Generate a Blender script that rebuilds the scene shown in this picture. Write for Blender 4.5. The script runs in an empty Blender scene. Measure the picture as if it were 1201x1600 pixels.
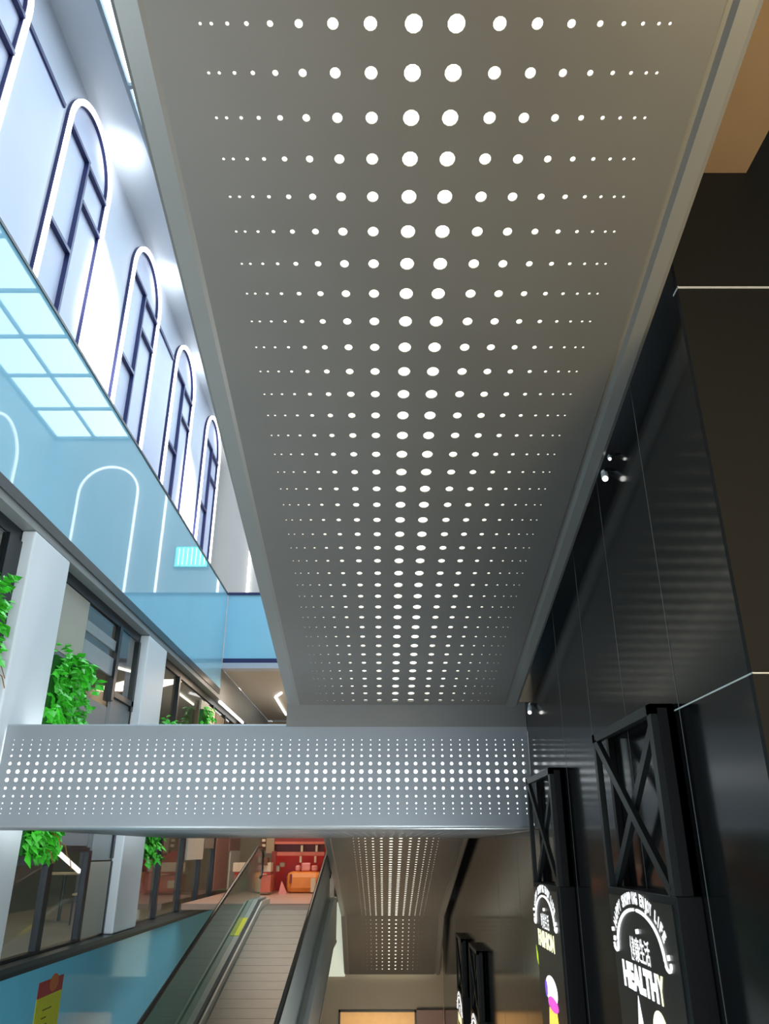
import bpy, bmesh, math, random
from mathutils import Vector, Matrix
random.seed(7)
SC = bpy.context.scene
COL = SC.collection

# ------------------------------------------------------------------ camera
# the eye is the world origin, X right, Y into the hall, Z up
TH = math.radians(23.8)
cam_d = bpy.data.cameras.new('camera'); cam = bpy.data.objects.new('camera', cam_d); COL.objects.link(cam)
cam_d.sensor_fit = 'VERTICAL'; cam_d.sensor_height = 24.0; cam_d.lens = 18.0
cam_d.clip_start = 0.05; cam_d.clip_end = 200
cam.location = (0, 0, 0); cam.rotation_euler = (math.radians(90) + TH, 0, 0)
SC.camera = cam
SC.view_settings.view_transform = 'Standard'
SC.view_settings.look = 'None'
SC.view_settings.exposure = 0.0
SC.view_settings.gamma = 1.0
SC.view_settings.use_curve_mapping = False

# ------------------------------------------------------------------ world and lamps
w = bpy.data.worlds.new('world'); SC.world = w; w.use_nodes = True
w.node_tree.nodes['Background'].inputs[0].default_value = (0.80, 0.86, 0.92, 1)
w.node_tree.nodes['Background'].inputs[1].default_value = 0.42
SKYLIGHT = 3.8

def aim(o, d):
    o.rotation_euler = Vector(d).to_track_quat('-Z', 'Y').to_euler()
def area(name, loc, d, sx, sy, power, col, spread=180):
    l = bpy.data.lights.new(name, 'AREA'); l.shape = 'RECTANGLE'; l.size = sx; l.size_y = sy
    l.energy = power; l.color = col; l.spread = math.radians(spread)
    o = bpy.data.objects.new(name, l); COL.objects.link(o); o.location = loc; aim(o, d); return o
def spot(name, loc, d, power, col, ang, blend=.5, r=.05):
    l = bpy.data.lights.new(name, 'SPOT'); l.energy = power; l.color = col
    l.spot_size = math.radians(ang); l.spot_blend = blend; l.shadow_soft_size = r
    o = bpy.data.objects.new(name, l); COL.objects.link(o); o.location = loc; aim(o, d); return o
WARM = (1.0, .72, .45); COOL = (.82, .92, 1.0)
area('warm_corridor_light', (2.2, 0.9, .4), (-.62, .35, 1), .9, .9, 62, (1.0, .78, .42))
area('soffit_fill_light', (-1.6, 3.0, -4.9), (.1, .25, 1), 3.0, 4.0, 62, (1.0, .92, .80))  # added fill from below, brightens the walkway underside
area('landing_light', (-2.2, 18.4, 3.6), (-.1, .1, -1), 2.0, 1.6, 130, (1.0, .80, .62))
area('gallery_ceiling_fill_light', (-1.8, 21.5, 2.3), (0, 0, 1), 1.5, 3.0, 34, (1, .93, .82))  # added unseen lamp that lifts the gallery ceiling
area('far_wall_fill_light', (.2, 17.8, -4.6), (0, .55, 1), 2.2, 2.0, 70, (1.0, .82, .60))  # added fill that lightens the lower far wall
area('back_room_light', (-.1, 24.0, -3.6), (0, -.2, -1), 2.6, 2.0, 90, (1.0, .66, .30))
area('atrium_fill_light', (-3.2, 2.2, -.8), (.5, .85, .5), 1.4, 1.6, 62, (.78, .9, 1.0))
area('left_wall_fill_light', (.6, -1.8, -.4), (-1, 1.1, .03), 2.2, 2.2, 210, COOL, 95)
area('lower_left_fill_light', (1.0, 7.2, -4.8), (-1, .3, .55), 1.2, 3.0, 300, (.92, .98, 1), 130)  # added fill for the lower left wall and teal glass
area('shop_ceiling_light', (-5.6, 9.6, 3.15), (0, 0, -1), 1.6, 4.0, 110, (.9, 1, .97))
area('cafe_ceiling_light', (-5.6, 16.5, 3.15), (0, 0, -1), 1.6, 5.0, 90, (1, .72, .45))
for k in range(4):
    y = 15.3 + 5.15 * k
    spot('cove_spot', (-6.75, y, 17.1), (-.8, .35, .55), 150, (.9, .96, 1), 130, 1.0, .35)
area('sun_patch_light', (-4.6, 15.6, 17.6), (-3.0, 1.25, -4.2), 1.5, 2.0, 420, (1, .98, .97), 18)
area('sun_patch_light', (-4.6, 26.2, 17.6), (-3.0, 1.05, -6.0), 1.5, 2.0, 560, (1, .98, .97), 18)

# ------------------------------------------------------------------ materials
def lin(c):
    c /= 255.0
    return c / 12.92 if c <= .04045 else ((c + .055) / 1.055) ** 2.4
def rgb(r, g, b): return (lin(r), lin(g), lin(b), 1)
def mat(name, col, rough=.5, metal=0., emit=0., ior=1.5, noise=.05, scale=6., bump=0., coat=0.):
    m = bpy.data.materials.new(name); m.use_nodes = True
    nt = m.node_tree; p = nt.nodes['Principled BSDF']
    c = rgb(*col)
    p.inputs['Base Color'].default_value = c
    p.inputs['Roughness'].default_value = rough
    p.inputs['Metallic'].default_value = metal
    p.inputs['IOR'].default_value = ior
    p.inputs['Coat Weight'].default_value = coat
    if emit:
        p.inputs['Emission Color'].default_value = c
        p.inputs['Emission Strength'].default_value = emit
    elif noise:
        tc = nt.nodes.new('ShaderNodeTexCoord'); n = nt.nodes.new('ShaderNodeTexNoise')
        n.inputs['Scale'].default_value = scale; n.inputs['Detail'].default_value = 3
        nt.links.new(tc.outputs['Object'], n.inputs['Vector'])
        r = nt.nodes.new('ShaderNodeValToRGB')
        r.color_ramp.elements[0].position = .3; r.color_ramp.elements[1].position = .7
        r.color_ramp.elements[0].color = tuple(v * (1 - noise) for v in c[:3]) + (1,)
        r.color_ramp.elements[1].color = tuple(min(1, v * (1 + noise)) for v in c[:3]) + (1,)
        nt.links.new(n.outputs['Fac'], r.inputs['Fac']); nt.links.new(r.outputs['Color'], p.inputs['Base Color'])
        if bump:
            b = nt.nodes.new('ShaderNodeBump'); b.inputs['Strength'].default_value = bump
            nt.links.new(n.outputs['Fac'], b.inputs['Height']); nt.links.new(b.outputs['Normal'], p.inputs['Normal'])
    return m
def glass(name, tint, base_rough=.03, opacity=.25, col=(90, 110, 110)):
    m = bpy.data.materials.new(name); m.use_nodes = True
    nt = m.node_tree; nt.nodes.clear()
    out = nt.nodes.new('ShaderNodeOutputMaterial')
    tr = nt.nodes.new('ShaderNodeBsdfTransparent'); tr.inputs[0].default_value = rgb(*tint)
    di = nt.nodes.new('ShaderNodeBsdfDiffuse'); di.inputs[0].default_value = rgb(*col)
    gl = nt.nodes.new('ShaderNodeBsdfGlossy'); gl.inputs['Roughness'].default_value = base_rough
    gl.inputs['Color'].default_value = (.9, .95, 1, 1)
    m1 = nt.nodes.new('ShaderNodeMixShader'); m1.inputs[0].default_value = opacity
    m2 = nt.nodes.new('ShaderNodeMixShader'); fr = nt.nodes.new('ShaderNodeFresnel'); fr.inputs[0].default_value = 1.6
    nt.links.new(tr.outputs[0], m1.inputs[1]); nt.links.new(di.outputs[0], m1.inputs[2])
    geo = nt.nodes.new('ShaderNodeNewGeometry'); inv = nt.nodes.new('ShaderNodeMath'); inv.operation = 'SUBTRACT'; inv.inputs[0].default_value = 1
    mul = nt.nodes.new('ShaderNodeMath'); mul.operation = 'MULTIPLY'
    nt.links.new(geo.outputs['Backfacing'], inv.inputs[1]); nt.links.new(inv.outputs[0], mul.inputs[0]); nt.links.new(fr.outputs[0], mul.inputs[1])
    nt.links.new(mul.outputs[0], m2.inputs[0]); nt.links.new(m1.outputs[0], m2.inputs[1]); nt.links.new(gl.outputs[0], m2.inputs[2])
    nt.links.new(m2.outputs[0], out.inputs[0])
    return m
M = {}
M['soffit'] = mat('brushed_grey_panel', (126, 124, 120), .38, .25, noise=.03, scale=2.5)
M['lipm'] = mat('panel_edge_lit', (142, 141, 137), .34, .2, noise=.02, scale=2)  # panel grey lightened to paint in the light the edges catch
M['fascia'] = mat('pale_grey_panel', (154, 159, 163), .36, .15, noise=.02, scale=2)
M['trim_metal'] = mat('satin_metal', (168, 172, 172), .28, .5, noise=.03)
M['hole_light'] = mat('backlight_panel', (255, 254, 236), .5, emit=1.9)
M['hole_light_cool'] = mat('backlight_panel_cool', (250, 254, 255), .5, emit=1.9)
M['black'] = mat('polished_black_cladding', (20, 22, 23), .125, ior=1.5, noise=.12, scale=1.5, bump=.01)
M['black2'] = mat('dark_cladding_end', (20, 19, 15), .8, noise=.1, scale=1.5)
M['joint'] = mat('steel_joint', (225, 228, 225), .4, .0, noise=.02)
M['joint_dim'] = mat('dark_steel_joint', (120, 124, 122), .4, .0, noise=.05)
M['blue'] = mat('blue_backed_glass', (150, 208, 232), .015, ior=1.8, noise=.02, scale=.8)
M['blue_low'] = mat('blue_teal_glass', (112, 200, 228), .06, ior=1.3, noise=.03, scale=.8)
M['navy'] = mat('navy_frame', (38, 44, 92), .4, noise=.05)
M['lav'] = mat('lavender_panel', (180, 184, 206), .5, noise=.02, scale=1)
M['wallw'] = mat('white_blue_plaster', (180, 184, 196), .6, noise=.02, scale=1)
M['ceilw'] = mat('white_ceiling_paint', (196, 202, 210), .7, noise=.02, scale=1)
M['endw'] = mat('warm_white_plaster', (165, 160, 154), .6, noise=.02, scale=1)
M['led'] = mat('white_led', (250, 252, 255), .5, emit=3.2)
M['led3'] = mat('white_led_far', (250, 252, 255), .5, emit=2.4)
M['led2'] = mat('white_led_tube', (255, 252, 245), .5, emit=2.2)
M['sky'] = mat('skylight_glass', (222, 243, 255), .5, emit=SKYLIGHT)
M['mull'] = mat('skylight_bar', (120, 135, 145), .5)
M['pil'] = mat('white_pilaster', (228, 234, 238), .45, noise=.015, scale=1)
M['frame'] = mat('black_frame', (18, 24, 30), .35, noise=.05)
M['beige'] = mat('beige_panel', (182, 178, 164), .5, noise=.02)
M['greyp'] = mat('grey_panel', (112, 118, 122), .4, noise=.03)
M['lgreyp'] = mat('light_grey_panel', (150, 158, 160), .4, noise=.03)
M['ledge'] = mat('dark_slab_edge', (62, 68, 70), .3, .3, noise=.05)
M['slabu'] = mat('grey_slab_underside', (134, 138, 138), .4, noise=.03)
M['beam'] = mat('beige_beam', (160, 134, 104), .6, noise=.03)
M['ceilb'] = mat('beige_ceiling', (178, 172, 160), .6, noise=.02)
M['taupe'] = mat('taupe_wall', (166, 154, 132), .4, noise=.03, scale=1)
M['floor'] = mat('pinkish_floor_tile', (186, 150, 130), .3, noise=.05)
M['lfloor'] = mat('lower_floor_tile', (120, 112, 104), .35, noise=.05)
M['shopin'] = mat('shop_interior', (120, 112, 100), .6, noise=.1, scale=1)
M['shopdk'] = mat('shop_interior_grey', (92, 98, 98), .6, noise=.1, scale=1)
M['leaf'] = mat('green_leaf', (70, 196, 48), .4, noise=.4, scale=5)
M['leafd'] = mat('dark_green_leaf', (24, 100, 24), .5, noise=.3, scale=5)
M['leafy'] = mat('reddish_leaf_tip', (150, 105, 50), .5, noise=.3, scale=5)
M['glass'] = glass('shop_glass', (238, 240, 238), .04, .08, (110, 115, 112))
M['gglass'] = glass('green_glass', (190, 212, 200), .06, .55, (136, 176, 154))
M['sidep'] = mat('grey_side_panel', (176, 184, 180), .35, .0, noise=.03)
M['rail'] = mat('rubber_handrail', (42, 38, 30), .3, noise=.05)
M['pallet'] = mat('ribbed_pallet', (118, 114, 104), .4, .35, noise=.05)
M['palgap'] = mat('pallet_gap', (40, 40, 38), .6)
M['deck'] = mat('deck_metal', (172, 176, 168), .3, .2, noise=.04)
M['clad'] = mat('escalator_cladding', (196, 202, 196), .35, .0, noise=.04)
M['skirt'] = mat('bright_skirt', (215, 210, 195), .3, .2, noise=.02)
M['yellow'] = mat('yellow_tape', (235, 225, 40), .4, noise=.05)
M['signbox'] = mat('sign_box_black', (7, 8, 9), .5, noise=.1)
M['signface'] = mat('sign_face_charcoal', (40, 40, 39), .3, noise=.06)
M['signbar'] = mat('sign_frame_bar', (42, 46, 46), .4, .2, noise=.05)
M['white_e'] = mat('lit_white_print', (255, 255, 255), .5, emit=1.25)
M['cream_e'] = mat('lit_cream_print', (255, 252, 205), .5, emit=1.1)
M['yel_e'] = mat('lit_yellow_print', (250, 215, 90), .5, emit=1.0)
M['pink_e'] = mat('lit_pink_print', (225, 90, 200), .5, emit=.95)
M['vio_e'] = mat('lit_violet_print', (130, 90, 210), .5, emit=.95)
M['lime_e'] = mat('lit_lime_print', (190, 225, 30), .5, emit=.9)
M['red'] = mat('red_paint', (190, 30, 16), .4, noise=.05)
M['dkred'] = mat('dark_red_paint', (135, 42, 22), .4, noise=.08)
M['salmon'] = mat('salmon_paint', (206, 104, 78), .4, noise=.05)
M['orange'] = mat('orange_paint', (236, 142, 62), .4, noise=.06)
M['cream'] = mat('cream_paint', (222, 200, 166), .5, noise=.05)
M['pink'] = mat('pink_box', (240, 150, 140), .5, noise=.05)
M['brown'] = mat('brown_box', (110, 70, 38), .5, noise=.05)
M['rosy'] = mat('rosy_panel', (140, 100, 92), .35, noise=.05)
M['stred'] = mat('sticker_red', (158, 28, 38), .4, noise=.06)
M['styel'] = mat('sticker_yellow', (198, 196, 24), .4, noise=.05)
M['stor'] = mat('sticker_orange', (190, 92, 30), .4, noise=.05)
M['stink'] = mat('sticker_ink', (70, 72, 10), .5)
M['lampw'] = mat('white_lamp_housing', (220, 230, 232), .35, noise=.02)
for k in ('hole_light', 'hole_light_cool', 'white_e', 'cream_e', 'yel_e', 'pink_e', 'vio_e', 'lime_e'):
    M[k].cycles.emission_sampling = 'NONE'

# ------------------------------------------------------------------ mesh helpers
class MB:
    def __init__(s): s.v = []; s.f = []
    def add(s, vs, fs):
        b = len(s.v); s.v += [tuple(v) for v in vs]; s.f += [tuple(i + b for i in f) for f in fs]; return s
    def box(s, x0, x1, y0, y1, z0, z1):
        x0, x1 = sorted((x0, x1)); y0, y1 = sorted((y0, y1)); z0, z1 = sorted((z0, z1))
        return s.add([(x0,y0,z0),(x1,y0,z0),(x1,y1,z0),(x0,y1,z0),(x0,y0,z1),(x1,y0,z1),(x1,y1,z1),(x0,y1,z1)],
                     [(0,3,2,1),(4,5,6,7),(0,1,5,4),(1,2,6,5),(2,3,7,6),(3,0,4,7)])
    def prism(s, a, b):              # two matching polygons (bottom ring a, top ring b)
        n = len(a)
        return s.add(list(a) + list(b), [tuple(range(n))[::-1], tuple(range(n, 2*n))] + [(i, (i+1) % n, n+(i+1) % n, n+i) for i in range(n)])
    def ext(s, poly, d):
        d = Vector(d); return s.prism(poly, [tuple(Vector(p) + d) for p in poly])
    def sweep(s, prof, x0, x1):      # profile (y,z) closed polygon swept in x
        return s.ext([(x0, y, z) for y, z in prof], (x1 - x0, 0, 0))
    def tube(s, pts, r, n=8, caps=True):
        pts = [Vector(p) for p in pts]; rings = []
        for i, p in enumerate(pts):
            d = (pts[min(i+1, len(pts)-1)] - pts[max(i-1, 0)]).normalized()
            up = Vector((0, 0, 1)) if abs(d.z) < .95 else Vector((1, 0, 0))
            a = d.cross(up).normalized(); b = a.cross(d)
            rings.append([p + (a * math.cos(t) + b * math.sin(t)) * r for t in [2*math.pi*k/n for k in range(n)]])
        vs = [q for ring in rings for q in ring]; fs = []
        for i in range(len(pts) - 1):
            for k in range(n): fs.append((i*n+k, i*n+(k+1) % n, (i+1)*n+(k+1) % n, (i+1)*n+k))
        if caps: fs += [tuple(range(n))[::-1], tuple((len(pts)-1)*n + k for k in range(n))]
        return s.add(vs, fs)
    def bar(s, p, q, wy, wx):        # box bar between two points in a plane X=const: wide wy in plane, wx in X
        p = Vector(p); q = Vector(q); d = (q - p).normalized(); n = Vector((1, 0, 0)); a = d.cross(n).normalized() * wy / 2; b = n * wx / 2
        return s.prism([p+a+b, p-a+b, p-a-b, p+a-b], [q+a+b, q-a+b, q-a-b, q+a-b])
    def build(s, name, m, parent=None, bevel=0., smooth=False):
        me = bpy.data.meshes.new(name); me.from_pydata(s.v, [], s.f); me.validate()
        bm = bmesh.new(); bm.from_mesh(me); bmesh.ops.recalc_face_normals(bm, faces=bm.faces); bm.to_mesh(me); bm.free()
        me.materials.append(m)
        if smooth: me.shade_smooth()
        o = bpy.data.objects.new(name, me); COL.objects.link(o)
        if parent: o.parent = parent; o.matrix_parent_inverse = Matrix.Translation(-parent.location)
        if bevel:
            b = o.modifiers.new('bevel', 'BEVEL'); b.width = bevel; b.segments = 2; b.limit_method = 'ANGLE'
        return o
def B(*a): return MB().box(*a)
def tag(o, label=None, cat=None, group=None, kind=None):
    if label: o['label'] = label
    if cat: o['category'] = cat
    if group: o['group'] = group
    if kind: o['kind'] = kind
    return o
def thing(name, loc, label, cat, group=None):
    o = bpy.data.objects.new(name, None); COL.objects.link(o); o.location = loc; o.empty_display_size = .1
    return tag(o, label, cat, group)
def struct(name, mb, m, parent=None, bevel=0.):
    o = mb.build(name, m, parent, bevel)
    if not parent: o['kind'] = 'structure'
    return o
S_, C_ = math.sin(TH), math.cos(TH)
def onX(px, py, X):                  # point of the vertical plane X=const seen at a photo pixel -> (Y, Z)
    zc = X * 1200 / (px - 600); v = (py - 800) / 1200
    return zc * (C_ + S_ * v), zc * (S_ - C_ * v)
def onY(px, py, Y):                  # same for a plane Y=const -> (X, Z)
    v = (py - 800) / 1200; zc = Y / (C_ + S_ * v)
    return (px - 600) / 1200 * zc, zc * (S_ - C_ * v)

def perforated(mb, O, u, v, nrm, ucs, rads, u0, u1, v0, v1, vcs, vscale, t=.012):
    """sheet spanned by u,v with a round hole at every (ucs[i], vcs[j]); nrm points to the back"""
    O, u, v, nrm = map(Vector, (O, u, v, nrm))
    ue = [u0] + [(a + b) / 2 for a, b in zip(ucs, ucs[1:])] + [u1]
    ve = [v0] + [(a + b) / 2 for a, b in zip(vcs, vcs[1:])] + [v1]
    N = 12
    for j, vc in enumerate(vcs):
        for i, uc in enumerate(ucs):
            r = rads[i] * vscale[j]
            a0, a1, b0, b1 = ue[i], ue[i+1], ve[j], ve[j+1]
            outer = []
            for (p, q) in (((a0,b0),(a1,b0)), ((a1,b0),(a1,b1)), ((a1,b1),(a0,b1)), ((a0,b1),(a0,b0))):
                for k in range(3): outer.append((p[0]+(q[0]-p[0])*k/3, p[1]+(q[1]-p[1])*k/3))
            inner = [(uc + r*math.cos(-2.35619 + 2*math.pi*k/N), vc + r*math.sin(-2.35619 + 2*math.pi*k/N)) for k in range(N)]
            vs = [O + u*a + v*b for a, b in outer] + [O + u*a + v*b for a, b in inner] + [O + u*a + v*b + nrm*t for a, b in inner]
            fs = []
            for k in range(N):
                l = (k+1) % N
                fs.append((k, l, N+l, N+k)); fs.append((N+k, N+l, 2*N+l, 2*N+k))
            mb.add(vs, fs)
    return mb

# ------------------------------------------------------------------ the setting: black wall on the right
WX = 1.45; T13 = math.tan(math.radians(13.0))
wall = struct('wall_right', B(WX, 1.75, 3.061, 22.0, -5.2, 4.3), M['black'])
wallb = struct('wall_right_end', B(WX, 4.2, 3.03, 3.06, -5.2, 4.3), M['black2'])
zs = {.64: 'joint', 2.55: 'joint'}
struct('trim_1', MB().box(WX-.003, WX, 3.02, 4.22, .638, .644).box(WX-.003, 4.2, 3.024, 3.03, .638, .644), M['joint'])
struct('trim_2', MB().box(WX-.003, WX, 3.02, 3.09, 2.545, 2.553).box(WX-.003, 4.2, 3.024, 3.03, 2.545, 2.553), M['joint'])
struct('trim_3', B(WX-.002, WX, 3.848, 3.852, -5.1, 4.2), M['joint_dim'])
for i, y in enumerate((4.72, 5.53, 6.42, 9.2, 10.9, 17.6)):
    struct('trim_%d' % (4+i), B(WX-.0015, WX, y-.0015, y+.0015, -5.1, 4.2), M['joint_dim'])
struct('ceiling_side_corridor', B(1.94, 6.0, -4.0, 3.03, 3.9, 4.1), M['black2'])
struct('trim_beam', B(1.38, 1.935, -4.0, 3.029, 3.32, 3.6), M['beam'])

# upper hall shell
XW, HZ, EY = -7.7, 17.9, 32.0
struct('wall_left', B(XW-.3, XW, -3.0, EY, 3.3, HZ), M['wallw'])
struct('wall_back', B(XW, 8.3, EY, EY+.3, 3.3, HZ), M['endw'])
struct('wall_upper_right', B(7.94, 8.24, -3.0, EY, 4.0, HZ), M['endw'])
struct('ceiling', MB().box(XW, -6.62, -3.0, EY, HZ, HZ+.3), M['ceilw'])
sk = thing('skylight', (0, 14, HZ), 'bright gridded glass skylight over the open hall, mirrored in the blue balustrade', 'skylight')
B(-6.62, 7.94, -3.0, EY, HZ+.12, HZ+.16).build('glazing', M['sky'], sk)
xs = [-6.58, -4.45, -2.69, -.93, .83, 2.59, 4.35, 6.07, 7.88]
for x in xs: B(x-.05, x+.05, -3.0, EY, HZ-.04, HZ+.10).build('glazing_bar', M['mull'], sk)
y = EY - .06
while y > -3:
    B(-6.6, 7.9, y-.05, y+.05, HZ-.035, HZ+.095).build('glazing_bar', M['mull'], sk); y -= 2.62
struct('floor_upper_left', B(XW, -4.3, -3.0, EY, 3.36, 3.62), M['slabu'])
struct('floor_upper_right', B(1.76, 7.94, 3.31, EY, 4.05, 4.29), M['slabu'])
struct('floor_lower', B(-6, 6, -4, 30, -5.4, -5.2), M['lfloor'])

# ------------------------------------------------------------------ arches on the left facade
def arch_path(c, hw, z0, ztop, n=24):
    zc = ztop - hw
    pts = [(c - hw, z0)]
    for k in range(n + 1):
        a = math.pi - math.pi * k / n
        pts.append((c + hw*math.cos(a), zc + hw*math.sin(a)))
    pts.append((c + hw, z0)); return pts
def arch_band(mb, c, hw, z0, ztop, th, place, d0, d1):
    o = arch_path(c, hw, z0, ztop); i = arch_path(c, hw - th, z0, ztop - th)
    for k in range(len(o) - 1):
        q = [o[k], o[k+1], i[k+1], i[k]]
        mb.prism([place(a, b, d0) for a, b in q], [place(a, b, d1) for a, b in q])
    return mb
placeX = lambda a, b, d: (XW + d, a, b)
arch_words = ['partly cut by the frame corner, topmost of the row', 'largest fully seen, nearest the top left',
              'second fully seen in the row', 'third fully seen, slim between white wall bands', 'farthest one, half hidden by the perforated walkway']
for k in range(5):
    yc = 9.35 + 5.15 * k
    yl, yr = yc - 1.42, yc + 1.42
    t = thing('arched_window', (XW, yc, 3.6), 'tall LED-outlined arched window on the pale wall, ' + arch_words[k], 'arched window', 'arched windows on the upper left wall')
    arch_band(MB(), yc, 1.42, 3.7, 17.72, .14, placeX, .10, .16).build('light_strip', M['led'], t)
    arch_band(MB(), yc, 1.41, 3.7, 17.71, .15, placeX, .001, .099).build('frame', M['navy'], t)
    ap = arch_path(yc, 1.27, 3.7, 17.56)
    MB().ext([(XW+.001, a, b) for a, b in ap], (.012, 0, 0)).build('panel', M['lav'], t)
    ym = yl + 1.42
    def hb(y0, y1, z): B(XW+.012, XW+.13, y0, y1, z, z+.10).build('glazing_bar', M['navy'], t)
    def vb(y0, z0, z1): B(XW+.012, XW+.13, y0, y0+.09, z0, z1).build('glazing_bar', M['navy'], t)
    hb(yl+.12, ym, 16.15); vb(ym-.09, 11.0, 16.15); hb(ym+.02, yr-.13, 16.05); hb(ym+.02, yr-.13, 14.9)
    hb(yl+.12, ym-.09, 13.15); hb(ym, yr-.13, 9.0); vb(ym-.09, 3.7, 10.9); hb(yl+.12, ym-.09, 7.5)
    # the shallow raised board between two arches
    if k in (0, 2):
        b = thing('wall_board', (XW, yc+2.6, 10), 'pale board framed in navy on the left wall, ' + ('beside the largest arch, above' if k == 0 else 'between second and third full arches'), 'wall panel', 'navy edged boards between the arches')
        B(XW+.02, XW+.10, yr+.1, yr+2.1, 16.2, 16.32).build('top_edge', M['navy'], b)
        B(XW+.001, XW+.05, yr+.1, yr+2.14, 3.7, 16.2).build('board', M['lav'], b)
# arches on the end wall
placeY = lambda a, b, d: (a, EY - d, b)
for k, xc in enumerate((-7.3 + 0, -3.15, .93, 5.0)):
    hw = 1.4
    if k == 0: continue
    t = arch_band(MB(), xc, hw, 3.7, 16.4, .085, placeY, .06, .14).build('arch_light', M['led3'])
    tag(t, ['', 'white LED arch outline on the end wall beside the perforated walkway, its left leg showing',
            'white LED arch outline on the end wall, mirrored as one leg in blue glass',
            'white LED arch outline on the end wall, mirrored whole in the blue glass'][k], 'arch light', 'LED arches on the end wall')
t = MB().box(-6.0, -5.91, EY-.14, EY-.001, 3.7, 14.6).build('arch_light', M['led'])
tag(t, 'straight white LED leg at the left edge of the end wall', 'arch light', 'LED arches on the end wall')

placeR = lambda a, b, d: (7.94 - d, a, b)
for yc, lb in ((27.45, 'farther one'), (22.2, 'nearer one')):
    tag(arch_band(MB(), yc, 1.4, 4.3, 16.4, .085, placeR, .03, .12).build('arch_light', M['led3']), 'LED arch on the right upper wall, mirrored in the blue glass, ' + lb, 'arch light', 'LED arches on the right upper wall')
gs = thing('lit_sign', (.85, EY-.1, 11.9), 'small mint green lit sign on the end wall, seen mirrored in the blue glass', 'sign')
B(.1, 1.6, EY-.12, EY-.001, 11.4, 12.4).build('housing', M['frame'], gs)
B(.13, 1.57, EY-.14, EY-.121, 11.43, 12.37).build('lit_panel', mat('mint_lit_panel', (110, 225, 205), .5, emit=1.6), gs)
for k in range(7): B(.25+.19*k, .29+.19*k, EY-.15, EY-.141, 11.5, 12.3).build('stripe', M['led3'], gs)
# ------------------------------------------------------------------ blue balustrades and slab edges
GX = -3.84; CY = 18.05
t = thing('glass_balustrade', (GX, 9, 3.45), 'pale blue mirror-like glass balustrade running along the left upper gallery', 'balustrade')
B(GX-.05, GX, 0.5, CY, 3.46, 5.74).build('glass_panel', M['blue'], t)
B(GX-.06, GX+.012, 0.5, CY+.02, 5.74, 5.78).build('top_rail', M['frame'], t)
B(GX-.10, GX+.01, 0.5, CY, 3.33, 3.46).build('bottom_rail', M['ledge'], t)
t = thing('glass_balustrade', (-1, CY, 4.1), 'sky blue glass balustrade crossing the hall at the gallery corner', 'balustrade')
B(GX+.015, 1.449, CY+.021, CY+.05, 4.165, 5.74).build('glass_panel', M['blue'], t)
B(GX+.015, 1.449, CY-.01, CY+.06, 5.74, 5.80).build('top_rail', M['navy'], t)
B(GX+.015, 1.449, CY-.012, CY+.05, 4.06, 4.165).build('bottom_rail', M['navy'], t)
struct('trim_gallery_edge', B(GX, 1.45, CY-.02, CY+.3, 3.93, 4.06), M['wallw'])
struct('ceiling_gallery', MB().box(GX, 1.449, CY+.02, 26.0, 3.94, 4.05), M['ceilb'])
struct('trim_gallery_side', B(GX-.1, GX-.01, CY+.02, 26, 3.33, 3.94), M['slabu'])
struct('floor_gallery', B(GX, 1.449, CY+.06, EY, 4.051, 4.2), M['slabu'])
struct('trim_slab_underside', B(-4.3, GX-.01, 0.5, 26, 3.24, 3.33), M['slabu'])
# lower ledge and lower blue glass
struct('trim_slab_edge', MB().box(-4.15, GX+.03, 0.5, 25.8, -1.14, -1.085), M['ledge'])
struct('trim_slab_edge_shade', MB().box(-4.15, GX-.02, 0.5, 22, -1.20, -1.141), M['frame'])  # dark strip standing in for the shadow under the ledge
t = thing('glass_balustrade', (GX, 8, -3), 'teal blue glass panel wall below the shop windows, beside the moving walkway', 'balustrade')
B(GX-.07, GX-.02, 0.5, 22, -5.1, -1.202).build('glass_panel', M['blue_low'], t)

# ------------------------------------------------------------------ storefront on the left
SX = -4.0
for nm, y0, y1, lab in (('p', 3.3, 4.3, 'nearest the camera, outside the left edge'), ('p', 7.85, 8.86, 'left of the leafy planter, cut by the perforated bridge'),
                        ('p', 12.35, 13.45, 'between the beige panels and the glowing shop, behind the bridge')):
    if y0 < 5: continue
    tag(B(SX+.001, GX-.005, y0, y1, -1.08, 3.236).build('pilaster', M['pil'], bevel=.02), 'white flat pilaster ' + lab, 'pilaster', 'white pilasters of the shop front')
struct('trim_shop_head', B(SX-.06, SX, 0.5, 24, 3.10, 3.24), M['frame'])
struct('wall_shop_left', B(-7.3, -7.2, 0.5, 26, -1.1, 3.3), M['shopdk'])
struct('floor_shop', B(-7.2, -4.15, 0.5, 26, -1.2, -1.1), M['shopin'])
struct('ceiling_shop', B(-7.2, -4.07, 0.5, 26, 3.25, 3.35), M['ceilb'])
sf = thing('shop_window', (SX, 10.4, -1.08), 'dark framed shop window with beige boards between the two white pilasters', 'shop window')
def P(par, y0, y1, z0, z1, m, name='panel', d=0.): return B(SX-.05+d, SX-.01+d, y0, y1, z0, z1).build(name, M[m], par)
def F(par, y0, y1, z0, z1): return B(SX-.05, SX+.03, y0, y1, z0, z1).build('frame_bar', M['frame'], par)
P(sf, 8.87, 10.08, 2.25, 3.09, 'beige'); 
P(sf, 8.87, 10.08, -.15, 2.24, 'greyp')
P(sf, 10.1, 11.30, 2.72, 2.86, 'lgreyp'); P(sf, 10.1, 11.3, 2.35, 2.6, 'lgreyp')
P(sf, 10.1, 11.30, 0.06, 1.9, 'greyp')
P(sf, 10.1, 11.30, -1.06, 3.09, 'glass', 'pane', -.02)
P(sf, 8.87, 10.02, -1.06, -.16, 'glass', 'pane')
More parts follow.
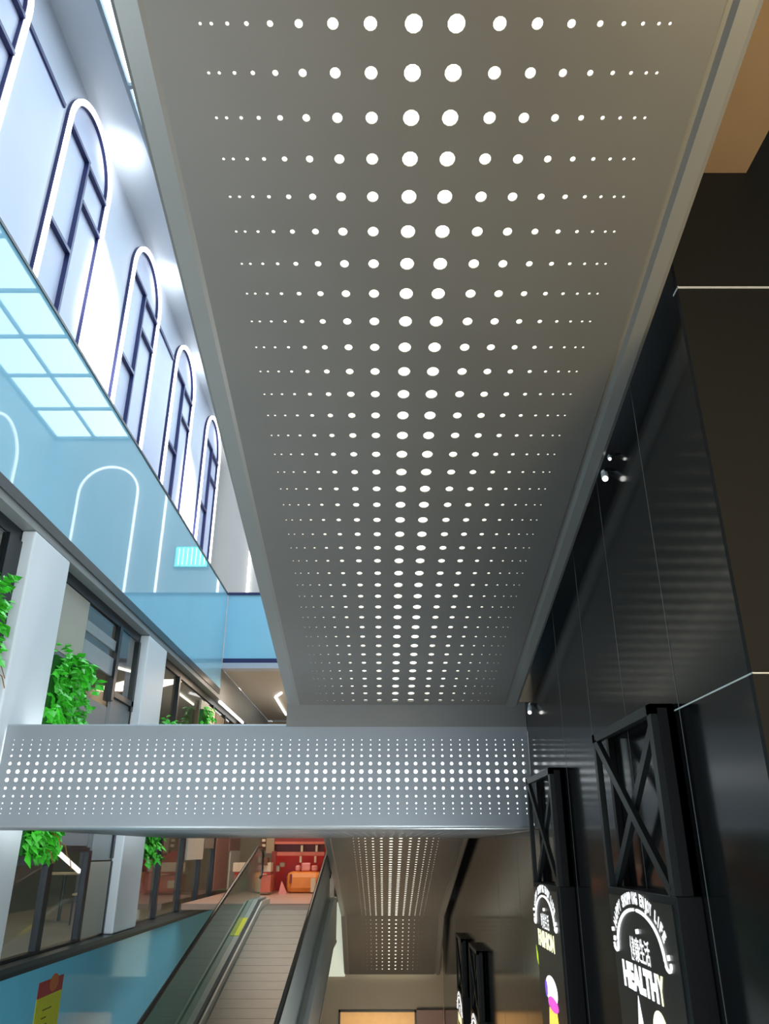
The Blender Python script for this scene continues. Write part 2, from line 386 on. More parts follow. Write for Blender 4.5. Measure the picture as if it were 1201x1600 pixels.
P(sf, 11.42, 12.25, 2.16, 3.09, 'glass', 'pane'); P(sf, 11.42, 12.34, -.12, 2.06, 'greyp'); P(sf, 11.5, 12.34, -.12, .5, 'lgreyp', d=.01)
P(sf, 11.42, 12.28, -1.06, -.14, 'beige', d=.03)
F(sf, 10.0, 10.14, -1.08, -.05); F(sf, 11.30, 11.42, -1.08, 0.0); F(sf, 11.30, 11.41, 2.0, 3.1); F(sf, 12.25, 12.34, 2.0, 3.1)
F(sf, 11.42, 12.34, 2.07, 2.15); F(sf, 10.14, 11.30, -.01, .04); F(sf, 12.29, 12.345, -1.08, -.14); F(sf, 12.26, 12.345, -.1, .6)
F(sf, 8.87, 10.0, -1.08, -1.05); F(sf, 10.14, 11.3, -1.08, -1.055)
s0 = thing('shop_window', (SX, 6, -1.08), 'dark framed shop window cut by the left edge of the photo, beside the first white pilaster', 'shop window')
P(s0, 4.35, 7.55, .6, 3.09, 'glass', 'pane'); P(s0, 4.35, 7.55, -1.06, .6, 'greyp'); F(s0, 7.55, 7.85, -1.08, 3.1); F(s0, 6.7, 6.8, -1.08, 3.1); P(s0, 6.9, 7.55, -1, 2.8, 'lgreyp', d=-.6)
s2 = thing('shop_window', (SX, 16, -1.08), 'brown glazed shop window with slim black bars beyond the second pilaster', 'shop window')
P(s2, 13.5, 20.4, -1.06, 3.09, 'glass', 'pane', -.02)
for y0, z0 in ((14.95, -1.08), (16.6, -1.08), (18.15, -1.08), (19.6, -1.08)): F(s2, y0, y0+.10, z0, 3.1 if y0 < 15 or y0 > 18 else 1.0)
def lp(x, y): return onX(x, y, SX)
y0, y1 = lp(290, 1320)[0], lp(315, 1320)[0]
P(s2, y0, y1, -.17, 3.0, 'beige', d=.05)
P(s2, lp(319, 1320)[0], lp(336, 1320)[0], .05, 3.0, 'shopin', d=.02)
P(s2, lp(338, 1320)[0], lp(356, 1320)[0], -.85, 1.0, 'rosy', d=.02)
P(s2, lp(357, 1360)[0], lp(372, 1360)[0], -.9, 0.0, 'beige', d=.03)
P(s2, lp(358, 1320)[0], lp(374, 1320)[0], 0.0, 1.0, 'rosy', d=.02)
# slim white ceiling light tubes inside the shops
tubes = [((-4.9, 9.6, 3.22), (-4.9, 11.6, 3.22), 'seen above the bridge in the grey window'), ((-5.4, 14.2, 3.22), (-4.7, 15.6, 3.22), 'bent run above the second window'),
         ((-4.73, 15.65, 3.22), (-5.3, 16.2, 3.22), 'short piece joining the bent run'), ((-4.6, 17.2, 3.22), (-4.6, 18.8, 3.22), 'farthest in the row')]
for a, b, l in tubes:
    tag(MB().tube([a, b], .025, 6).build('light_tube', M['led2']), 'thin white light tube under the shop ceiling, ' + l, 'light', 'light tubes inside the shops')
# glowing tube added inside the shop to imitate a reflection on the pane
tag(MB().tube([(-5.0, 12.8, .0), (-5.0, 13.9, -.31)], .035, 6).build('light_tube', M['led2']), 'slanting white glow standing in for a reflection in the lower grey window pane', 'light', 'light tubes inside the shops')
tag(MB().tube([(-3.87, 18.3, 3.2), (-3.87, 21.5, 3.2)], .035, 8).build('light_tube', M['led2']), 'long white light tube under the slab edge past the small climbing plant', 'light')
tag(MB().tube([(-2.79, 21.0, 3.905), (-3.03, 21.6, 3.905), (-3.09, 24.6, 3.905)], .033, 8).build('light_tube', M['led2']), 'angled white light line on the beige ceiling, left of the walkway', 'light')

# cafe furniture glimpsed behind the glass
def chair(loc, rz, lab):
    t = thing('cafe_chair', loc, lab, 'chair', 'cafe chairs behind the glass')
    x, y, z = loc
    B(x-.2, x+.2, y-.2, y+.2, z+.43, z+.46).build('seat', M['cream'], t)
    MB().tube([(x-.18, y+.2, z+.46), (x-.18, y+.24, z+.8), (x+.18, y+.24, z+.8), (x+.18, y+.2, z+.46)], .015, 6).build('backrest', M['cream'], t)
    for a in (-.18, .18):
        for b in (-.18, .18): MB().tube([(x+a, y+b, z), (x+a, y+b, z+.43)], .012, 6).build('leg', M['frame'], t)
chair((-4.9, 14.2, -1.1), 0, 'cream cafe chair behind the brown shop glass, nearer the pilaster')
chair((-5.0, 15.5, -1.1), 0, 'cream cafe chair behind the brown shop glass, between the black bars')
tb = thing('cafe_table', (-5.6, 14.9, -1.1), 'small pale cafe table behind the brown shop glass', 'table')
MB().tube([(-5.6, 14.9, -.38), (-5.6, 14.9, -.35)], .35, 20).build('tabletop', M['cream'], tb)
MB().tube([(-5.6, 14.9, -1.1), (-5.6, 14.9, -.38)], .03, 8).build('leg', M['frame'], tb)

# ------------------------------------------------------------------ plants
def plant(loc, size, n, lab, tips=0, taper=.6):
    x0, y0, z0 = loc; sx, sy, sz = size
    t = thing('hanging_plant', loc, lab, 'plant', 'green plants on the shop front')
    B(x0, x0+sx*.45, y0+.06, y0+sy*max(.6,taper-.1), z0+.03, z0+sz-.12).build('planter', M['leafd'], t)
    mb = MB()
    for i in range(n):
        u, v, q = random.random(), random.random(), random.random()
        p = Vector((x0 + sx*(.35+.65*q), y0 + sy*u*(taper+(1-taper)*v), z0 + sz*v))
        l = random.uniform(.07, .17); wd = l*.42
        d = Vector((random.uniform(.1, 1), random.uniform(-1, 1), random.uniform(-1.2, .5))).normalized()
        sd = d.cross(Vector((random.uniform(-.4,.4), random.uniform(-.4,.4), 1))).normalized(); nn = d.cross(sd)
        mb.add([p, p+d*l*.45+sd*wd+nn*.012, p+d*l-Vector((0,0,.03)), p+d*l*.45-sd*wd+nn*.012, p+d*l*.5-nn*.012],
               [(0,1,4),(1,2,4),(2,3,4),(3,0,4)])
    mb.build('foliage', M['leaf'], t)
    if tips:
        mb = MB()
        for i in range(tips):
            p = Vector((x0+sx*.9, y0+sy*random.uniform(.2, 1.05), z0+sz*random.uniform(0, .25)))
            a = random.uniform(-1, 1)
            mb.tube([p, p+Vector((.06, .10*a, -.05)), p+Vector((.09, .16*a, -.16))], .006, 4)
        mb.build('stems', M['leafy'], t)['kind'] = 'stuff'
    return t
plant((SX+.04, 8.96, -.08), (.17, 1.25, 2.33), 900, 'tall lush green wall plant right of the first white pilaster, crossing behind the bridge', 6)
plant((SX+.04, 6.45, 1.45), (.17, 1.05, 1.15), 380, 'green hanging plant with reddish tips at the left edge of the photo', 26, .98)
plant((SX+.04, 13.56, -.15), (.18, 1.15, 2.3), 420, 'bright green wall plant right of the second pilaster, above the cafe window')
plant((SX+.04, 16.7, .9), (.18, .75, 2.0), 260, 'small green climbing plant under the gallery edge, farthest above the bridge')

# ------------------------------------------------------------------ perforated walkway undersides
OFF = [.079, .239, .378, .504, .61, .697, .768, .827, .868]
DIA = [.066, .050, .042, .031, .023, .017, .0145, .013, .012]
UCS = [.187 - o for o in OFF[::-1]] + [.187 + o for o in OFF]
RAD = [d/2 for d in DIA[::-1]] + [d/2 for d in DIA]
H1 = 3.226
BY = 8.03                            # front face of the crossing bridge
mw = thing('moving_walkway', (.19, BY, 1.38), 'large perforated grey underside of the overhead moving walkway with rows of glowing dots', 'moving walkway')
def zc2y(zc): return (zc - H1*S_) / (C_ - T13*S_)
rows = [zc2y(2.837 + .1381*k) for k in range(-14, 37)]
v = Vector((0, 1, -T13)); nb = Vector((0, T13, 1)).normalized()
FX0, FX1, OX0, OX1 = -.872, 1.236, -1.0, 1.378
YS = -1.4
perforated(MB(), (0, 0, H1), (1, 0, 0), v, nb, UCS, RAD, FX0, FX1, YS, BY, rows, [1]*len(rows), .006).build('perforated_panel', M['soffit'], mw)
lp_ = MB().prism([(FX0+.05, YS, H1-YS*T13+.05), (FX1-.05, YS, H1-YS*T13+.05), (FX1-.05, BY, H1-BY*T13+.05), (FX0+.05, BY, H1-BY*T13+.05)],
                 [(FX0+.05, YS, H1-YS*T13+.07), (FX1-.05, YS, H1-YS*T13+.07), (FX1-.05, BY, H1-BY*T13+.07), (FX0+.05, BY, H1-BY*T13+.07)])
lp_.build('light_panel', M['hole_light'], mw)
def lip(mb, xin, xout, y0, y1, zf, up=.85):
    s = 1 if xout > xin else -1
    if s < 0:
        prof = [(xin, 0), (xin - .02, -.006), (xout + .02, .004), (xout + .005, .014), (xout, .04), (xout, up), (xout + .03, up), (xin, up)]
        return mb.prism([(x, y0, zf(y0) + z) for x, z in prof], [(x, y1, zf(y1) + z) for x, z in prof])
    prof = [(xin, 0), (xin + s*.012, .018), (xin + s*.03, .018), (xin + s*.045, -.012), (xout - s*.03, -.012), (xout - s*.008, .0), (xout, .03), (xout, up), (xout - s*.03, up), (xin, up)]
    a = [(x, y0, zf(y0) + z) for x, z in prof]; b = [(x, y1, zf(y1) + z) for x, z in prof]
    return mb.prism(a, b)
zf1 = lambda y: H1 - y*T13
lip(MB(), FX0, OX0, YS, BY, zf1).build('edge_trim', M['lipm'], mw)
lip(MB(), FX1, OX1, YS, BY, zf1).build('edge_trim', M['lipm'], mw)
MB().prism([(FX0, YS, zf1(YS)+.8), (FX1, YS, zf1(YS)+.8), (FX1, BY, zf1(BY)+.8), (FX0, BY, zf1(BY)+.8)],
           [(FX0, YS, zf1(YS)+.85), (FX1, YS, zf1(YS)+.85), (FX1, BY, zf1(BY)+.85), (FX0, BY, zf1(BY)+.85)]).build('deck', M['clad'], mw)

# crossing bridge
def fz(py): return onY(600, py, BY)[1]
BZ0, BZ1 = fz(1297), fz(1131)
br = thing('pedestrian_bridge', (-1.2, BY, BZ0), 'pale perforated footbridge fascia crossing the hall, lit through small square dots', 'bridge')
ucs = [-3.74 + .09*k for k in range(58)]
ry = [1271, 1263.5, 1255, 1244, 1231.5, 1218.5, 1205.5, 1193, 1181, 1171.5, 1163.5, 1156]
dr = [.011, .013, .017, .023, .030, .041, .041, .033, .023, .017, .013, .011]
vcs = [fz(q) for q in ry]
fas = MB(); perforated(fas, (0, BY, 0), (1, 0, 0), (0, 0, 1), (0, 1, 0), ucs, [.5]*len(ucs), -3.835, WX-.002, BZ0+.04, BZ1-.03, vcs, dr)
fas.build('perforated_panel', M['fascia'], br)
B(-3.8, WX-.05, BY+.05, BY+.07, BZ0+.06, BZ1-.06).build('light_panel', M['hole_light_cool'], br)
def arcprof(y, z, r, a0, a1, n=6): return [(y + r*math.cos(math.radians(a0+(a1-a0)*k/n)), z + r*math.sin(math.radians(a0+(a1-a0)*k/n))) for k in range(n+1)]
MB().sweep([(BY, BZ0+.04)] + arcprof(BY+.03, BZ0+.03, .03, 180, 270) + [(BY+.2, BZ0), (BY+.2, BZ0+.04)], -3.835, WX-.002).build('lower_edge', M['trim_metal'], br, smooth=False)
MB().sweep([(BY, BZ1-.03)] + arcprof(BY+.03, BZ1-.03, .03, 180, 90) + [(5.2+BY, BZ1), (5.2+BY, BZ1-.03)], -3.45, WX-.002).sweep([(BY, BZ1-.03)] + arcprof(BY+.03, BZ1-.03, .03, 180, 90) + [(.4+BY, BZ1), (.4+BY, BZ1-.03)], -3.835, -3.45).build('upper_edge', M['fascia'], br)
ucs2 = [-1.9 + .105*k for k in range(31)]
perforated(MB(), (0, 0, BZ0), (1, 0, 0), (0, 1, 0), (0, 0, 1), ucs2, [.5]*31, -3.45, WX-.002, BY+.2, 13.28, [9.0+.4*k for k in range(9)], [.05]*9).build('bottom_panel', M['fascia'], br)
B(-3.4, 1.4, BY+.3, 13.2, BZ0+.05, BZ0+.07).build('light_panel', M['hole_light_cool'], br)
# closing piece between sloping underside and bridge face
MB().prism([(OX0, BY-.0, BZ1-.03), (WX-.003, BY, BZ1-.03), (WX-.003, BY+.3, BZ1-.03), (OX0, BY+.3, BZ1-.03)],
           [(OX0, BY-.0, zf1(BY)+.03), (WX-.003, BY, zf1(BY)+.03), (WX-.003, BY+.3, zf1(BY)+.03), (OX0, BY+.3, zf1(BY)+.03)]).build('junction_plate', M['soffit'], br)

# lower walkway beyond the bridge
Y3, Z3, Y4, Z4, Y5, Z5 = 13.3, .25, 19.85, -1.385, 22.0, -2.80
lw = thing('moving_walkway', (.19, 17, -1), 'farther perforated walkway underside with lines of glowing dots beneath the bridge', 'moving walkway')
tt = (Z3 - Z4) / (Y4 - Y3); H3 = Z3 + tt*Y3
v3 = Vector((0, 1, -tt)); n3 = Vector((0, tt, 1)).normalized()
U3 = UCS[3:-3]; R3 = [r*.95 for r in RAD[3:-3]]
rows3 = [Y3+.1+.165*k for k in range(int((Y4-Y3-.15)/.165)+1)]
perforated(MB(), (0, 0, H3), (1, 0, 0), v3, n3, U3, R3, FX0, FX1, Y3-.02, Y4, rows3, [1.0]*len(rows3), .002).build('perforated_panel', M['soffit'], lw)
t5 = (Z4 - Z5) / (Y5 - Y4); H5 = Z4 + t5*Y4
v5 = Vector((0, 1, -t5)); n5 = Vector((0, t5, 1)).normalized()
rows5 = [Y4+.12+.14*k for k in range(int((Y5-Y4-.2)/.14)+1)]
perforated(MB(), (0, 0, H5), (1, 0, 0), v5, n5, U3, R3, FX0, FX1, Y4, Y5, rows5, [.75]*len(rows5)).build('perforated_panel', M['soffit'], lw)
zf3 = lambda y: H3 - tt*y
zf5 = lambda y: H5 - t5*y
for f, a, b, e in ((zf3, Y3, Y4, .05), (zf5, Y4, Y5, .05)):
    MB().prism([(FX0+.3, a, f(a)+e), (FX1-.3, a, f(a)+e), (FX1-.3, b, f(b)+e), (FX0+.3, b, f(b)+e)],
               [(FX0+.3, a, f(a)+e+.02), (FX1-.3, a, f(a)+e+.02), (FX1-.3, b, f(b)+e+.02), (FX0+.3, b, f(b)+e+.02)]).build('light_panel', M['hole_light'], lw)
for (xi, xo) in ((FX0, OX0), (FX1, OX1)):
    lip(MB(), xi, xo, Y3-.02, Y4, zf3, 1.0).build('edge_trim', M['lipm'], lw)
    lip(MB(), xi, xo, Y4, Y5, zf5, 1.6).build('edge_trim', M['lipm'], lw)

# small lamps clipped between walkway and wall
for (px, py), lab in (((945, 742), 'small white lamp between the overhead walkway edge and the black wall'),
                      ((952, 714), 'tiny white lamp just above the larger one at the walkway edge'), ((828, 1106), 'small white lamp in the corner where walkway meets bridge')):
    X = 1.415; y, z = onX(px, py, X)
    s = .55 if py < 730 else 1
    t = thing('spot_lamp', (X, y, z), lab, 'lamp')
    MB().tube([(X-.02*s, y-.05*s, z-.05*s), (X-.005, y, z), (X+.01, y+.05*s, z+.04*s)], .022*s, 10).build('housing', M['lampw'], t, smooth=True)
    MB().tube([(X-.022*s, y-.056*s, z-.056*s), (X-.02*s, y-.05*s, z-.05*s)], .018*s, 10).build('lens', M['led2'], t)
    B(X, WX, y-.008, y+.008, z+.03*s, z+.045*s).build('bracket', M['frame'], t)

# ------------------------------------------------------------------ inclined walkway at lower left
YT, ZT = 15.3, -.92
zp = lambda y: ZT - T13*(YT - y) if y < YT else ZT
ew = thing('moving_walkway', (-1.66, YT, ZT), 'inclined metal moving walkway rising from bottom to the red shop', 'moving walkway')
PX0, PX1 = -2.16, -1.16
y = 6.0; n = 0
while y < YT + .5:
    y2 = y + .262
    a = [(PX0, y, zp(y)-.04), (PX1, y, zp(y)-.04), (PX1, y2, zp(y2)-.04), (PX0, y2, zp(y2)-.04)]
    b = [(p[0], p[1], p[2]+.04) for p in a]
    MB().prism(a, b).build('pallet', M['pallet'], ew); y += .27
yy = [5.8, YT, YT+1.0]
def strip(x0, x1, h0, h1, ys=yy):
    mb = MB()
    for a, b in zip(ys, ys[1:]):
        mb.prism([(x0, a, zp(a)+h0), (x1, a, zp(a)+h0), (x1, b, zp(b)+h0), (x0, b, zp(b)+h0)], [(x0, a, zp(a)+h1), (x1, a, zp(a)+h1), (x1, b, zp(b)+h1), (x0, b, zp(b)+h1)])
    return mb
strip(PX0-.02, PX1+.02, -.3, -.06).build('drive_bed', M['palgap'], ew)
for sx, x in ((-1, PX0), (1, PX1)):
    strip(x + sx*.035, x + sx*.01, -.1, .10).build('skirt', M['skirt'] if sx < 0 else M['deck'], ew)
    strip(x + sx*.085, x + sx*.036, -.1, .06).build('brush_guard', M['palgap'], ew)
    strip(x + sx*.20, x + sx*.086, -.1, .13).build('inner_deck', M['deck'], ew)
for sx, x, gm in ((-1, PX0-.17, 'gglass'), (1, PX1+.13, 'sidep')):
    strip(x-.006, x+.006, .131, .90, [5.8, YT, YT+.7]).build('glass_side' if sx < 0 else 'side_panel', M[gm], ew)
    pts = [(x, 5.8, zp(5.8)+.94)] + [(x, q, zp(q)+.94) for q in (8, 11, YT-.3)] + [(x, YT+.1, ZT+.98), (x, YT+.6, ZT+.98)]
    for k in range(1, 9):
        a = math.pi/2 - math.pi*k/8; pts.append((x, YT+.6+.26*math.cos(a), ZT+.72+.26*math.sin(a)))
    MB().tube(pts, .028, 8).build('handrail', M['rail'], ew, smooth=True)
strip(PX0-.26, PX0-.2, -.9, .12).build('outer_cladding', M['clad'], ew)
strip(PX1+.2, PX1+.26, -.62, .12).build('outer_cladding', M['clad'], ew)
strip(PX1+.262, PX1+.272, -.64, -.60).build('lower_edge', M['skirt'], ew)
strip(PX0-.2, PX1+.2, -.62, -.5).build('underside', M['clad'], ew)
for dx in (-.135, -.22):
    strip(PX0+dx-.04, PX0+dx+.04, .131, .14, [13.5, 13.9, 14.3]).build('warning_tape', M['yellow'], ew)
tag(ew.children[0], None)

# ------------------------------------------------------------------ landing, red shop, far walls
struct('floor_landing', B(GX+.0, -1.02, YT+1.0, 26, -1.02, ZT), M['floor'])
struct('wall_landing_right', B(-1.2, -1.03, 17.5, 22.0, -.92, 3.9), M['taupe'])
RY = 20.3
def R(px0, px1, py0, py1, Y=RY, d=.1):
    x0, z1 = onY(px0, py0, Y); x1, z0 = onY(px1, py1, Y); return MB().box(x0, x1, Y, Y+d, z0, z1)
shop = thing('shop_stall', (-2, RY, ZT), 'red shop front with lit shelves at the top of the inclined walkway', 'shop')
MB().box(onY(424, 1350, RY+1.2)[0], -1.21, RY+1.2, RY+1.3, ZT, 1.3).build('back_wall', M['red'], shop)
R(426, 506, 1290, 1318, RY, .4).build('header', M['dkred'], shop)
R(426, 506, 1318, 1331, RY+.3, .1).build('shelf_back', M['dkred'], shop)
R(425, 506, 1331, 1337, RY, .4).build('shelf', M['salmon'], shop)
R(425, 506, 1315, 1319, RY-.03, .4).build('shelf', M['salmon'], shop)
R(417, 427, 1290, 1333, RY-.1, .2).build('post', M['beam'], shop)
R(424, 428, 1330, 1392, RY-.2, .1).build('door_edge', M['dkred'], shop)
R(407, 416, 1295, 1330, RY, .1).build('rack', M['brown'], shop)
for k in range(3): R(409, 414, 1303+8*k, 1307+8*k, RY-.03, .03).build('rack_card', M['cream'], shop)
for px, py in ((471, 1325), (494, 1325), (469, 1342), (492, 1342)):
    X, Z = onY(px, py, RY-.1)
    tag(MB().tube([(X, RY-.1, Z-.08), (X, RY-.1, Z+.06)], .028, 8).build('pendant_lamp', M['cream']), 'small pale pendant lamp of the red shop, ' + {471: 'upper, left', 494: 'upper, right', 469: 'lower, left', 492: 'lower, right'}[px] + ' of the pair', 'lamp', 'pendant lamps of the red shop')
def item(name, px0, px1, py0, py1, m, lab, cat, Y=RY+.3, d=.3, grp=None, bev=.03):
    return tag(R(px0, px1, py0, py1, Y, d).build(name, M[m], bevel=bev), lab, cat, grp)
cm = item('counter', 447, 500, 1362, 1396, 'orange', 'rounded orange counter in front of the red wall', 'counter', RY-.1, .6, bev=.12)
R(485, 492, 1372, 1394, RY-.13, .04).build('side_badge', M['cream'], cm); R(452, 455, 1366, 1380, RY-.13, .04).build('stripe', M['dkred'], cm)
item('box', 461, 468, 1352, 1361, 'pink', 'small pink box on the orange counter, leftmost', 'box', RY, .15, 'pink boxes on the orange counter')
item('box', 470, 484, 1348, 1361, 'pink', 'pink rounded box on the orange counter, largest', 'box', RY, .15, 'pink boxes on the orange counter')
item('box', 486, 495, 1352, 1361, 'pink', 'flat pink box on the orange counter, rightmost', 'box', RY, .15, 'pink boxes on the orange counter')
item('box', 429, 436, 1352, 1362, 'cream', 'cream box against the red wall, lower one', 'box', RY+.2, .2, 'cream boxes by the red wall')
item('box', 436, 444, 1347, 1355, 'cream', 'cream box against the red wall, upper one', 'box', RY+.2, .2, 'cream boxes by the red wall')
a = [onY(*p, RY-.4) for p in ((434, 1397), (447, 1397), (439, 1377))]
tag(MB().ext([(p[0], RY-.4, p[1]) for p in a], (0, .15, 0)).build('floor_sign', M['pink']), 'small pink folded floor sign left of the orange counter', 'sign')
kc = thing('service_counter', (-3, RY-.9, ZT), 'salmon service counter with cream top left of the red shop door', 'counter')
R(366, 421, 1367, 1394, RY-.9, .5).build('body', M['salmon'], kc); R(364, 422, 1348, 1362, RY-.85, .4).build('top', M['cream'], kc)
R(366, 421, 1363, 1366, RY-.92, .05).build('red_stripe', M['red'], kc); R(404, 417, 1340, 1352, RY-.9, .3).build('screen', M['brown'], kc)
for k in range(9): R(386+3.4*k, 388.2+3.4*k, 1365, 1366.6, RY-.94, .02).build('lettering', M['cream'], kc)
R(372, 384, 1376, 1388, RY-.93, .03).build('badge', M['cream'], kc)
struct('wall_far', MB().box(-7.2, WX-.01, 26.01, 26.1, -1.1, 3.9), M['taupe'])
# lower far wall with lit doorway
DX0, DX1, DZ = onY(530, 1578, 22.1)[0], onY(648, 1578, 22.1)[0], onY(600, 1578, 22.1)[1]
struct('wall_far_lower', MB().box(-8.0, DX0, 22.1, 22.3, -5.2, ZT-.24).box(DX1, WX-.002, 22.1, 22.3, -5.2, ZT-.24).box(DX0, DX1, 22.1, 22.3, DZ, ZT-.24), M['taupe'])
struct('door_1', MB().box(DX0-.02, DX1+.02, 22.06, 22.1, DZ-.04, DZ).box(DX0-.02, DX0+.02, 22.06, 22.1, -5.2, DZ).box(DX1-.02, DX1+.02, 22.06, 22.1, -5.2, DZ), M['frame'])
struct('wall_back_room', MB().box(-2, 2.5, 25.5, 25.6, -5.2, -2.4), M['cream'])
struct('ceiling_back_room', MB().box(-2, 2.5, 22.3, 25.5, -2.5, -2.4), M['cream'])
struct('trim_lower_post', B(DX1+.03, WX-.02, 21.95, 22.08, -5.2, DZ+.02), M['rosy'])
X0, Z0 = onY(505, 1527, 21.9); X1, Z1 = onY(540, 1400, 21.9)
tag(B(X0-.3, X1, 22.01, 22.09, Z0, Z1).build('lit_wall_patch', mat('wall_glow_paint', (226, 234, 214), .5, emit=.55)), 'pale greenish patch of lit far wall, painted as glow, between the inclined walkway and the far underside', 'wall patch')  # brightness of the lit far wall, painted as a glowing panel

# ------------------------------------------------------------------ sticker on the lower blue glass
ST = thing('safety_sticker', (GX, 8.0, -2), 'red and yellow notice stuck on the teal glass at the bottom left', 'sticker')
def Q(px, py): 
    y, z = onX(px, py, GX-.018); return y, z
ya, za = Q(61, 1535); yb, zb = Q(99, 1523); _, zm = Q(57, 1562)
zt = (za+zb)/2
B(GX-.019, GX-.014, ya, yb, zm, zt).build('header', M['stred'], ST)
B(GX-.019, GX-.014, ya, yb, zm-1.0, zm).build('body', M['styel'], ST)
MB().ext([(GX-.0139, (ya+yb)/2+.08+.13*math.cos(a), zm+.11+.09*math.sin(a)) for a in [2*math.pi*k/16 for k in range(16)]], (.002, 0, 0)).build('emblem', M['stor'], ST)
for k, (l, dz) in enumerate(((.26, .13), (.14, .21), (.18, .28), (.12, .33))):
    B(GX-.0139, GX-.012, ya+.2, ya+.2+l, zm-dz-.012, zm-dz).build('lettering', M['stink'], ST)
B(GX-.0139, GX-.012, ya+.06, ya+.14, zm-.34, zm-.31).build('lettering', M['frame'], ST)

# ------------------------------------------------------------------ lightbox signs on the black wall
def text_mesh(txt, off=.0):
    c = bpy.data.curves.new('t', 'FONT'); c.body = txt; c.extrude = 0.0; c.offset = off; c.resolution_u = 3
    o = bpy.data.objects.new('t', c); COL.objects.link(o)
    dg = bpy.context.evaluated_depsgraph_get(); dg.update()
    me = bpy.data.meshes.new_from_object(o.evaluated_get(dg)); vs = [v.co.copy() for v in me.vertices]; fs = [tuple(p.vertices) for p in me.polygons]
    bpy.data.objects.remove(o); bpy.data.curves.remove(c); bpy.data.meshes.remove(me)
    return vs, fs
def fit_text(mb, txt, X, yleft, yright, z0, z1, off=.04):
    vs, fs = text_mesh(txt, off)
    if not vs: return mb
    x0, x1 = min(v.x for v in vs), max(v.x for v in vs); a0, a1 = min(v.y for v in vs), max(v.y for v in vs)
    return mb.add([(X, yleft + (yright-yleft)*(v.x-x0)/(x1-x0), z0 + (z1-z0)*(v.y-a0)/(a1-a0)) for v in vs], fs)
def sign(y0, dz, word, cjk, lab, kind, length=1.16):
    XF = 1.325; y1 = y0 + length; zt_, zl, zb_ = .675+dz, -.13+dz, -2.3+dz
    t = thing('lightbox_sign', (XF, y0, zb_), lab, 'sign', 'black lightbox signs along the dark wall')
    # box body below the open lattice
    B(XF, WX-.001, y0, y1, zb_, zl-.06).build('housing', M['signbox'], t, .006)
    fp = B(XF-.006, XF-.0005, y0+.05, y1-.03, zb_+.05, zl-.10).build('face_panel', M['signface'], t)
    # lattice box frame: four posts, rails
    for a, b in ((y0, y0+.06), (y1-.05, y1)):
        B(XF, XF+.035, a, b, zl-.06, zt_).build('post', M['signbar'], t)
        B(WX-.04, WX-.004, a, b, zl-.06, zt_).build('post', M['signbox'], t)
    B(XF, XF+.035, y0, y1, zt_-.05, zt_).build('top_rail', M['signbar'], t)
    B(XF+.036, WX-.004, y0, y0+.03, zl-.06, zt_).build('side_plate', M['signbox'], t)
    B(XF+.036, WX-.004, y0, y1, zt_-.02, zt_-.001).build('top_plate', M['signbox'], t)
    MB().bar((XF+.015, y0+.06, zl-.05), (XF+.015, y1-.05, zt_-.05), .055, .03).build('cross_bar', M['signbar'], t)
    MB().bar((XF+.045, y0+.06, zt_-.05), (XF+.045, y1-.05, zl-.05), .055, .03).build('cross_bar', M['signbar'], t)
    X = XF - .008; yc = y0 + .63; z = lambda q: q + dz
    # line arc with hooked ends
    mb = MB()
    for s in (1, -1):
        pts = []
        for k in range(15):
            a = math.radians(4 + 80*k/14)
            pts.append((X, yc + s*.395*math.sin(a)**1.0*(1+.0*k), z(-.50 + .215*math.cos(a)**.9)))
        for k in range(1, 7):
            a = math.radians(180 + 30*k); pts.append((X, yc + s*(.435 + .04*math.cos(a)), z(-.478 + .035*math.sin(a))))
        mb.tube(pts, .0085, 6)
        mb.tube([(X, yc + s*.45, z(-.445)), (X, yc + s*.455, z(-.465))], .010, 6)
    mb.tube([(X, yc+.47, z(-.40)), (X, yc+.468, z(-.42))], .010, 6)
    mb.tube([(X, yc, z(-.375)), (X, yc-.004, z(-.395))], .012, 6)
    mb.build('arc_line', M['white_e'], fp)
    # words along the arc
    mb = MB(); msg = 'HAPPY SHOPPING ENJOY LIFE'
    # equal arc length steps
    el = lambda a: (yc + .415*math.cos(a), z(-.44 + .185*math.sin(a)))
    A = [math.radians(168 - 156*k/200) for k in range(201)]; L = [0]
    for p, q in zip(A, A[1:]): L.append(L[-1] + math.dist(el(p), el(q)))
    for i, ch in enumerate(msg):
        if ch == ' ': continue
        target = L[-1]*(i+.5)/len(msg); k = min(range(201), key=lambda q: abs(L[q]-target))
        # reading direction is toward -Y, so mirror the angle
        a = math.pi - A[k]; p = el(a); e = 1e-3; q = el(a+e)
        dy, dzz = (q[0]-p[0]), (q[1]-p[1]); n = math.hypot(dy, dzz); tx = (dy/n, dzz/n)
        if tx[0] > 0: tx = (-tx[0], -tx[1])
        up = (tx[1], -tx[0])
        vs, fs = text_mesh(ch, .05)
        if not vs: continue
        x0, x1 = min(v.x for v in vs), max(v.x for v in vs)
        wd = L[-1]/len(msg)*.92; sc = wd/(x1-x0) if ch != 'I' else .055; cx = (x0+x1)/2
        mb.add([(X, p[0] + tx[0]*(v.x-cx)*sc + up[0]*v.y*.075, p[1] + tx[1]*(v.x-cx)*sc + up[1]*v.y*.075) for v in vs], fs)
    mb.build('arc_lettering', M['white_e'], fp)
    fit_text(MB(), cjk, X, yc+.17, yc-.16, z(-.53), z(-.415), .01).build('characters', M['white_e'], fp)
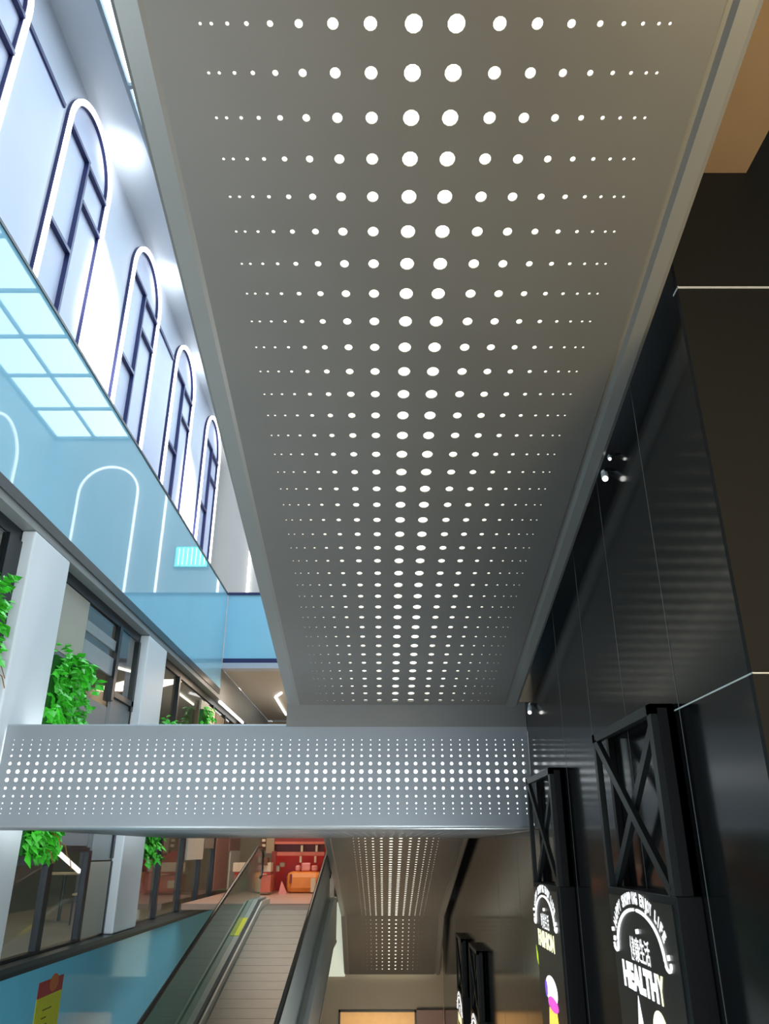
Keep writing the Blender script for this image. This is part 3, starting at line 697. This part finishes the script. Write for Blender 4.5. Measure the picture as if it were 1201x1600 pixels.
    if kind == 0:
        W = .68; fit_text(MB(), word[:-1], X, yc+.36, yc-.225, z(-.674), z(-.547), .065).build('word_lettering', M['white_e'], fp)
        fit_text(MB(), word[-1], X, yc-.225, yc-.32, z(-.674), z(-.547), .065).build('word_lettering', M['cream_e'], fp)
        MB().ext([(X, yc+.13+.10, z(-1.0)), (X, yc+.13, z(-.69)), (X, yc+.13-.10, z(-1.0))], (.004, 0, 0)).build('printed_shape', M['white_e'], fp)
        el2 = lambda r1, r2, cy, cz, xx: [(xx, cy + r1*math.cos(2*math.pi*k/24), cz + r2*math.sin(2*math.pi*k/24)) for k in range(24)]
        MB().ext(el2(.115, .11, yc-.19, z(-.815), X), (.003, 0, 0)).build('printed_shape', M['cream_e'], fp)
        MB().ext(el2(.05, .05, yc-.19, z(-.83), X-.002), (.0015, 0, 0)).build('printed_shape', M['yel_e'], fp)
    else:
        fit_text(MB(), word, X, yc+.36, yc-.32, z(-.674), z(-.547), .065).build('word_lettering', M['cream_e'], fp)
        el2 = lambda r1, r2, cy, cz, xx, a0=0, a1=24: [(xx, cy + r1*math.cos(2*math.pi*k/24), cz + r2*math.sin(2*math.pi*k/24)) for k in range(a0, a1)]
        MB().ext(el2(.23, .10, yc-.06, z(-.95), X), (.003, 0, 0)).build('printed_shape', M['white_e'], fp)
        MB().ext(el2(.20, .05, yc-.10, z(-1.04), X-.002), (.0015, 0, 0)).build('printed_shape', M['pink_e'], fp)
        MB().ext(el2(.05, .06, yc+.14, z(-.96), X-.002), (.0015, 0, 0)).build('printed_shape', M['vio_e'], fp)
        MB().ext([(X, yc+.08, z(-1.08)), (X, yc-.22, z(-1.08)), (X, yc-.30, z(-1.3)), (X, yc-.0, z(-1.32)), (X, yc+.12, z(-1.2))], (.003, 0, 0)).build('printed_shape', M['yel_e'], fp)
        MB().ext([(X, yc+.50, z(-.69)), (X, yc+.44, z(-.76)), (X, yc+.44, z(-.83)), (X, yc+.49, z(-.79))], (.003, 0, 0)).build('printed_shape', M['lime_e'], fp)
    return t
sign(3.91, 0, 'HEALTHY', '\u5065\u5eb7\u751f\u6d3b', 'black lattice-topped sign reading HEALTHY, nearest on the dark wall', 0)
sign(6.50, -.06, 'FASHION', '\u65f6\u5c1a\u751f\u6d3b', 'black lattice-topped sign with pink and yellow print, second along the dark wall', 1, 1.1)
sign(12.7, -2.0, 'HEALTHY', '\u5065\u5eb7\u751f\u6d3b', 'black slim sign low beyond the bridge, right one of the far pair', 0)
sign(15.2, -2.08, 'FASHION', '\u65f6\u5c1a\u751f\u6d3b', 'black slim sign low beyond the bridge, left one of the far pair', 1)
